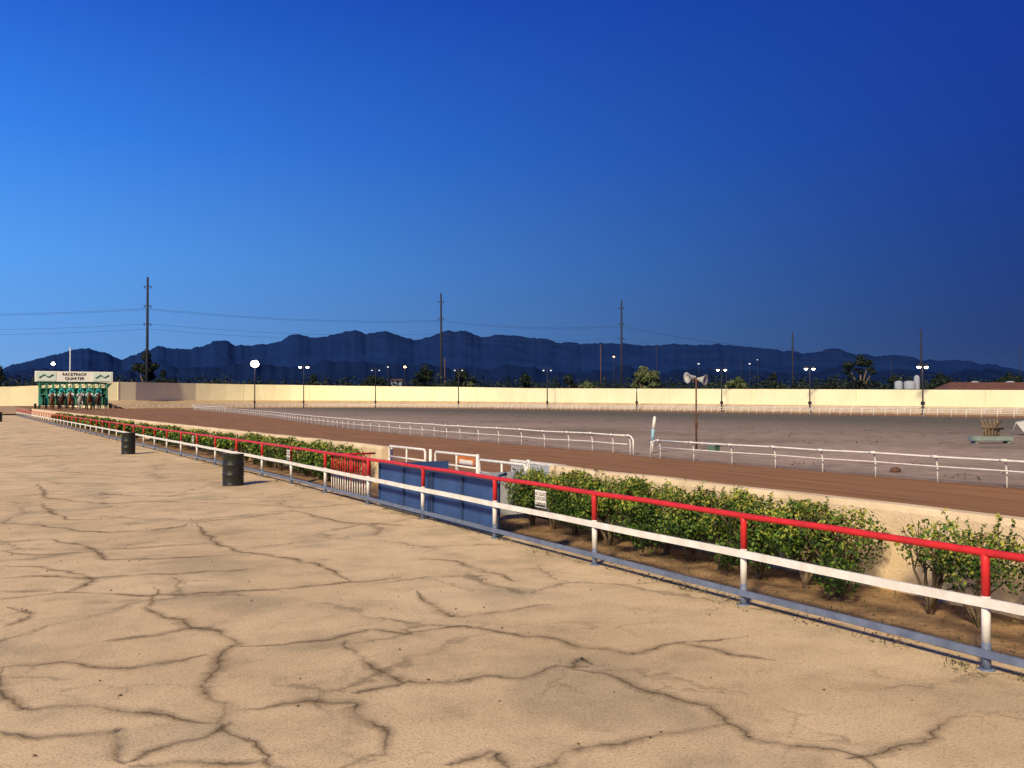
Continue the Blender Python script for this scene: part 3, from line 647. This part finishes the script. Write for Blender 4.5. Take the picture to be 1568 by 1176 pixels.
for s in (-1,1):
    mb.add([(s*(Wg/2-1.2),0,4.9),(s*(Wg/2-.1),0,4.9),(s*(Wg/2-.1),0,5.1),(s*(Wg/2-1.2),0,3.6)],[(0,1,2,3)],0)
    for y_ in (.4,2.6):
        vs=[(s*6.6+dx,y_+.5*math.cos(a*.524),.5+.5*math.sin(a*.524)) for dx in(-.15,.15) for a in range(12)]
        mb.add(vs,[tuple(range(12)),tuple(range(12,24))[::-1]]+[(a,12+a,12+(a+1)%12,(a+1)%12) for a in range(12)],2)
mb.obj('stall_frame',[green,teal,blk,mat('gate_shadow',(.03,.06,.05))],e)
signw=mat('signwhite',(.90,.90,.84),(.82,.82,.76))
mb=MB()
mb.box((0,-.1,6.15),(Wg,.25,2.0),0)
for s in (-1,1):
    mb.box((s*4.9,-.26,6.15),(3.4,.05,1.7),2); mb.tube([(s*4.9-1.2*1,-.32,5.9),(s*4.9-.3,-.32,6.5),(s*4.9+.4,-.32,6.0),(s*4.9+1.2,-.32,6.5)],.12,6,1)
mb.box((0,-.24,5.15),(Wg*.93,.1,.08),1)
mb.obj('sign_board',[signw,green,mat('signpale',(.75,.85,.78),(.6,.75,.66),scale=.8)],e)
for t,z in (('RACETRACK',6.35),('QUARTER',5.55)):
    c=bpy.data.curves.new('t','FONT'); c.body=t; c.size=.75; c.align_x='CENTER'; c.extrude=.02; o=bpy.data.objects.new('lettering',c); sc.collection.objects.link(o); o.parent=e; o.location=(0,-.28,z); o.rotation_euler=(math.radians(90),0,0); c.materials.append(blk)
# ================= HORSES + JOCKEYS
def skin(name,V,E,mats,lvl=1):
    me=bpy.data.meshes.new(name); me.from_pydata([v[:3] for v in V],E,[]); o=bpy.data.objects.new(name,me); sc.collection.objects.link(o)
    md=o.modifiers.new('s','SKIN'); md.use_smooth_shade=True
    for i,v in enumerate(V):
        r=v[3]; me.skin_vertices[0].data[i].radius=(r,r)
    me.skin_vertices[0].data[0].use_root=True
    ss=o.modifiers.new('ss','SUBSURF'); ss.levels=lvl; ss.render_levels=lvl
    dg=bpy.context.evaluated_depsgraph_get(); m2=bpy.data.meshes.new_from_object(o.evaluated_get(dg))
    o.modifiers.clear(); o.data=m2; m2.materials.clear()
    for m in mats: m2.materials.append(m)
    return o
coats=[mat('bay_coat',(.16,.07,.035),(.10,.04,.02),scale=2),mat('dark_coat',(.06,.03,.02),(.04,.02,.012),scale=2),mat('chestnut_coat',(.26,.11,.05),(.17,.07,.03),scale=2),mat('grey_coat',(.45,.43,.41),(.32,.30,.29),scale=2)]
silk=mat('teal_silk',(.03,.50,.47),(.02,.38,.36),scale=3,rough=.5); skinm=mat('skin',(.45,.26,.17)); breech=mat('breeches',(.8,.8,.78))
def horse(x,y,z,s,yaw,coat,ph):
    a=.17
    V=[(-.6,0,1.36,.29),(-.1,0,1.30,.30),(.42,0,1.28,.29),(.75,0,1.5,.19),(1.02,0,1.76,.13),(1.27,0,1.98,.105),(1.47,0,1.86,.085),(1.7,0,1.66,.058),(-.92,0,1.45,.06),(-1.15,0,1.12,.06),(-1.22,0,.75,.03)]
    E=[(0,1),(1,2),(2,3),(3,4),(4,5),(5,6),(6,7),(0,8),(8,9),(9,10)]
    def chain(root,pts):
        p=root
        for q in pts: V.append(q); E.append((p,len(V)-1)); p=len(V)-1
    for sd,k in ((1,ph),(-1,1-ph)):
        b_=sd*a; dx=.35*(k-.5)
        chain(0,[(-.5+dx*.3,b_,1.0,.17),(-.86+dx,b_,.60,.07),(-.74+dx*1.5,b_,.16,.045),(-.64+dx*1.5,b_,.03,.055)])
        if k>.5: chain(2,[(.5,b_,1.0,.11),(.86,b_,.80,.06),(.80,b_,.42,.04),(.70,b_,.34,.05)])
        else: chain(2,[(.5,b_,1.0,.11),(.46,b_,.55,.06),(.42,b_,.15,.042),(.50,b_,.03,.055)])
    o=skin('racehorse',V,E,[coat,blk])
    for p in o.data.polygons:
        if p.center.x<-1.0 or p.center.z<.1: p.material_index=1
    mb=MB()
    for sd in(-1,1): mb.tube([(1.25,sd*.06,2.06),(1.27,sd*.08,2.2)],[.035,.006],6,0); mb.ball((1.42,sd*.085,1.93),.02,1,6,4)
    for i in range(7):
        t=i/6; mb.tube([(.72+.5*t,0,1.66+.42*t),(.62+.5*t,.07,1.60+.40*t)],[.05,.02],5,1)
    mb.tube([(1.6,.09,1.72),(1.1,.13,1.78),(.72,.1,1.97)],.012,5,1); mb.tube([(1.6,-.09,1.72),(1.1,-.13,1.78),(.72,-.1,1.97)],.012,5,1)
    mb.box((.05,0,1.62),(.5,.5,.06),2)
    mb.obj('tack_mane_ears',[coat,blk,white],o)
    o.location=(x,y,z); o.scale=(s,s,s); o.rotation_euler=(0,0,yaw)
    V=[(-.08,0,1.93,.15),(.10,0,2.14,.15),(.26,0,2.36,.175),(.34,0,2.50,.065),(.4,0,2.57,.065)]; E=[(0,1),(1,2),(2,3),(3,4)]
    for sd in(-1,1):
        for root,pts in ((2,[(.30,sd*.21,2.35,.08),(.42,sd*.31,2.08,.06),(.68,sd*.13,1.97,.035)]),(0,[(-.02,sd*.15,1.88,.11),(.34,sd*.33,1.78,.085),(.06,sd*.38,1.42,.055),(.04,sd*.38,1.36,.05),(.2,sd*.38,1.31,.04)])):
            p=root
            for q in pts: V.append(q); E.append((p,len(V)-1)); p=len(V)-1
    j=skin('jockey',V,E,[silk,breech,blk])
    for p in j.data.polygons:
        c=p.center
        if c.z<1.6: p.material_index=2
        elif c.z<1.95 and c.x<.42: p.material_index=1
    mb=MB(); mb.ball((.48,0,2.65),(.10,.08,.12),0,12,8); mb.tube([(.56,0,2.65),(.60,0,2.63)],[.02,.012],6,0)
    mb.ball((.45,0,2.71),(.135,.11,.10),1,12,8); mb.box((.58,0,2.70),(.08,.14,.015),1)
    for sd in(-1,1):
        mb.ball((.565,sd*.035,2.67),.013,2,6,4); mb.ball((.47,sd*.08,2.64),(.02,.012,.03),0,6,4)
        mb.ball((.72,sd*.12,1.97),(.045,.02,.04),0,8,6)
        for k in range(4): mb.tube([(.75,sd*.12,1.995-.018*k),(.775,sd*.10,1.99-.018*k),(.75-.004*k,sd*.085,1.985-.018*k)],[.009,.009,.007],5,0)
        mb.tube([(.70,sd*.11,2.0),(.73,sd*.09,2.02)],[.011,.008],5,0)
    mb.tube([(.54,-.03,2.60),(.55,.03,2.60)],.006,5,2)
    mb.obj('head_and_hands',[skinm,silk,blk],j)
    j.location=(x,y,z); j.scale=(s,s,s); j.rotation_euler=(0,0,yaw)
for i,(px,yy_,yaw) in enumerate(((80,176,-90),(94,170,-84),(108,163,-97),(123,168,-88),(137,164,-94),(150,171,-86))):
    ang=math.radians(30)-math.atan((784-px)/F); x=math.tan(ang)*yy_; z=.8
    horse(x,yy_,z,1.42,math.radians(yaw),coats[i%4],i%2)
# ================= MOUNTAINS
RP=[(-600,590),(-300,560),(-120,575),(0,566),(20,558),(60,549),(95,541),(125,532),(160,540),(185,551),(215,540),(240,530),(280,535),(310,531),(328,521),(348,521),(360,530),(410,526),(430,522),(442,514),(455,511),(480,517),(500,516),(530,507),(545,505),(560,511),(590,507),(610,513),(635,521),(660,515),(675,508),(690,507),(712,506),(740,516),(765,512),(790,513),(830,520),(880,526),(940,525),(990,530),(1010,527),(1060,528),(1100,527),(1130,530),(1170,533),(1200,538),(1240,541),(1270,535),(1290,536),(1310,543),(1380,545),(1420,552),(1480,553),(1568,568),(1750,585),(2300,590)]
pxs=np.arange(-600,2300,2.5); yr=np.interp(pxs,[p[0] for p in RP],[p[1]-1 for p in RP])
jit=np.array([mn.fractal((p*.045,3,0),.55,2.1,6) for p in pxs])*2.8; yr=yr-jit
def ridge(name,yrr,dr,d0,m,sd,rough=1.0):
    T=np.linspace(0,1.35,44); V=[]
    for t in T:
        d=d0+(dr-d0)*t
        lat=(pxs-784)/F*d; X=d*S30+lat*C30; Y=d*C30-lat*S30
        zr=CAMZ+(HZ-yrr)*dr/F
        nz=np.array([1-abs(mn.fractal((x*.0018+sd,y*.0018,0),.9,2.2,5)) for x,y in zip(X,Y)])
        if t<=1: z=zr*(t**1.05)*(1-(1-t)*1.5*np.clip(1-nz,0,1)*rough)
        else: z=zr*(1-(t-1)*2)
        V.append(np.stack([X,Y,z-5*(t==0)],-1))
    V=np.array(V); nr_,nc=V.shape[:2]; i=(np.arange(nc-1)[None,:]+nc*np.arange(nr_-1)[:,None]).ravel()
    return npmesh(name,V.reshape(-1,3),np.stack([i,i+1,i+1+nc,i+nc],1),[m],True)
m_mt=mat('mountain_haze_blue',(.0105,.030,.112),(.0085,.024,.092),scale=.003,rough=1,detail=6,spec=0)  # aerial haze put into the base colour as dark blue
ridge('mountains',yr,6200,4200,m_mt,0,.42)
m_mt2=mat('foothill_haze_blue',(.0085,.022,.078),(.007,.017,.062),scale=.004,rough=1,spec=0)  # same painted-in haze, a little darker for the nearer hills
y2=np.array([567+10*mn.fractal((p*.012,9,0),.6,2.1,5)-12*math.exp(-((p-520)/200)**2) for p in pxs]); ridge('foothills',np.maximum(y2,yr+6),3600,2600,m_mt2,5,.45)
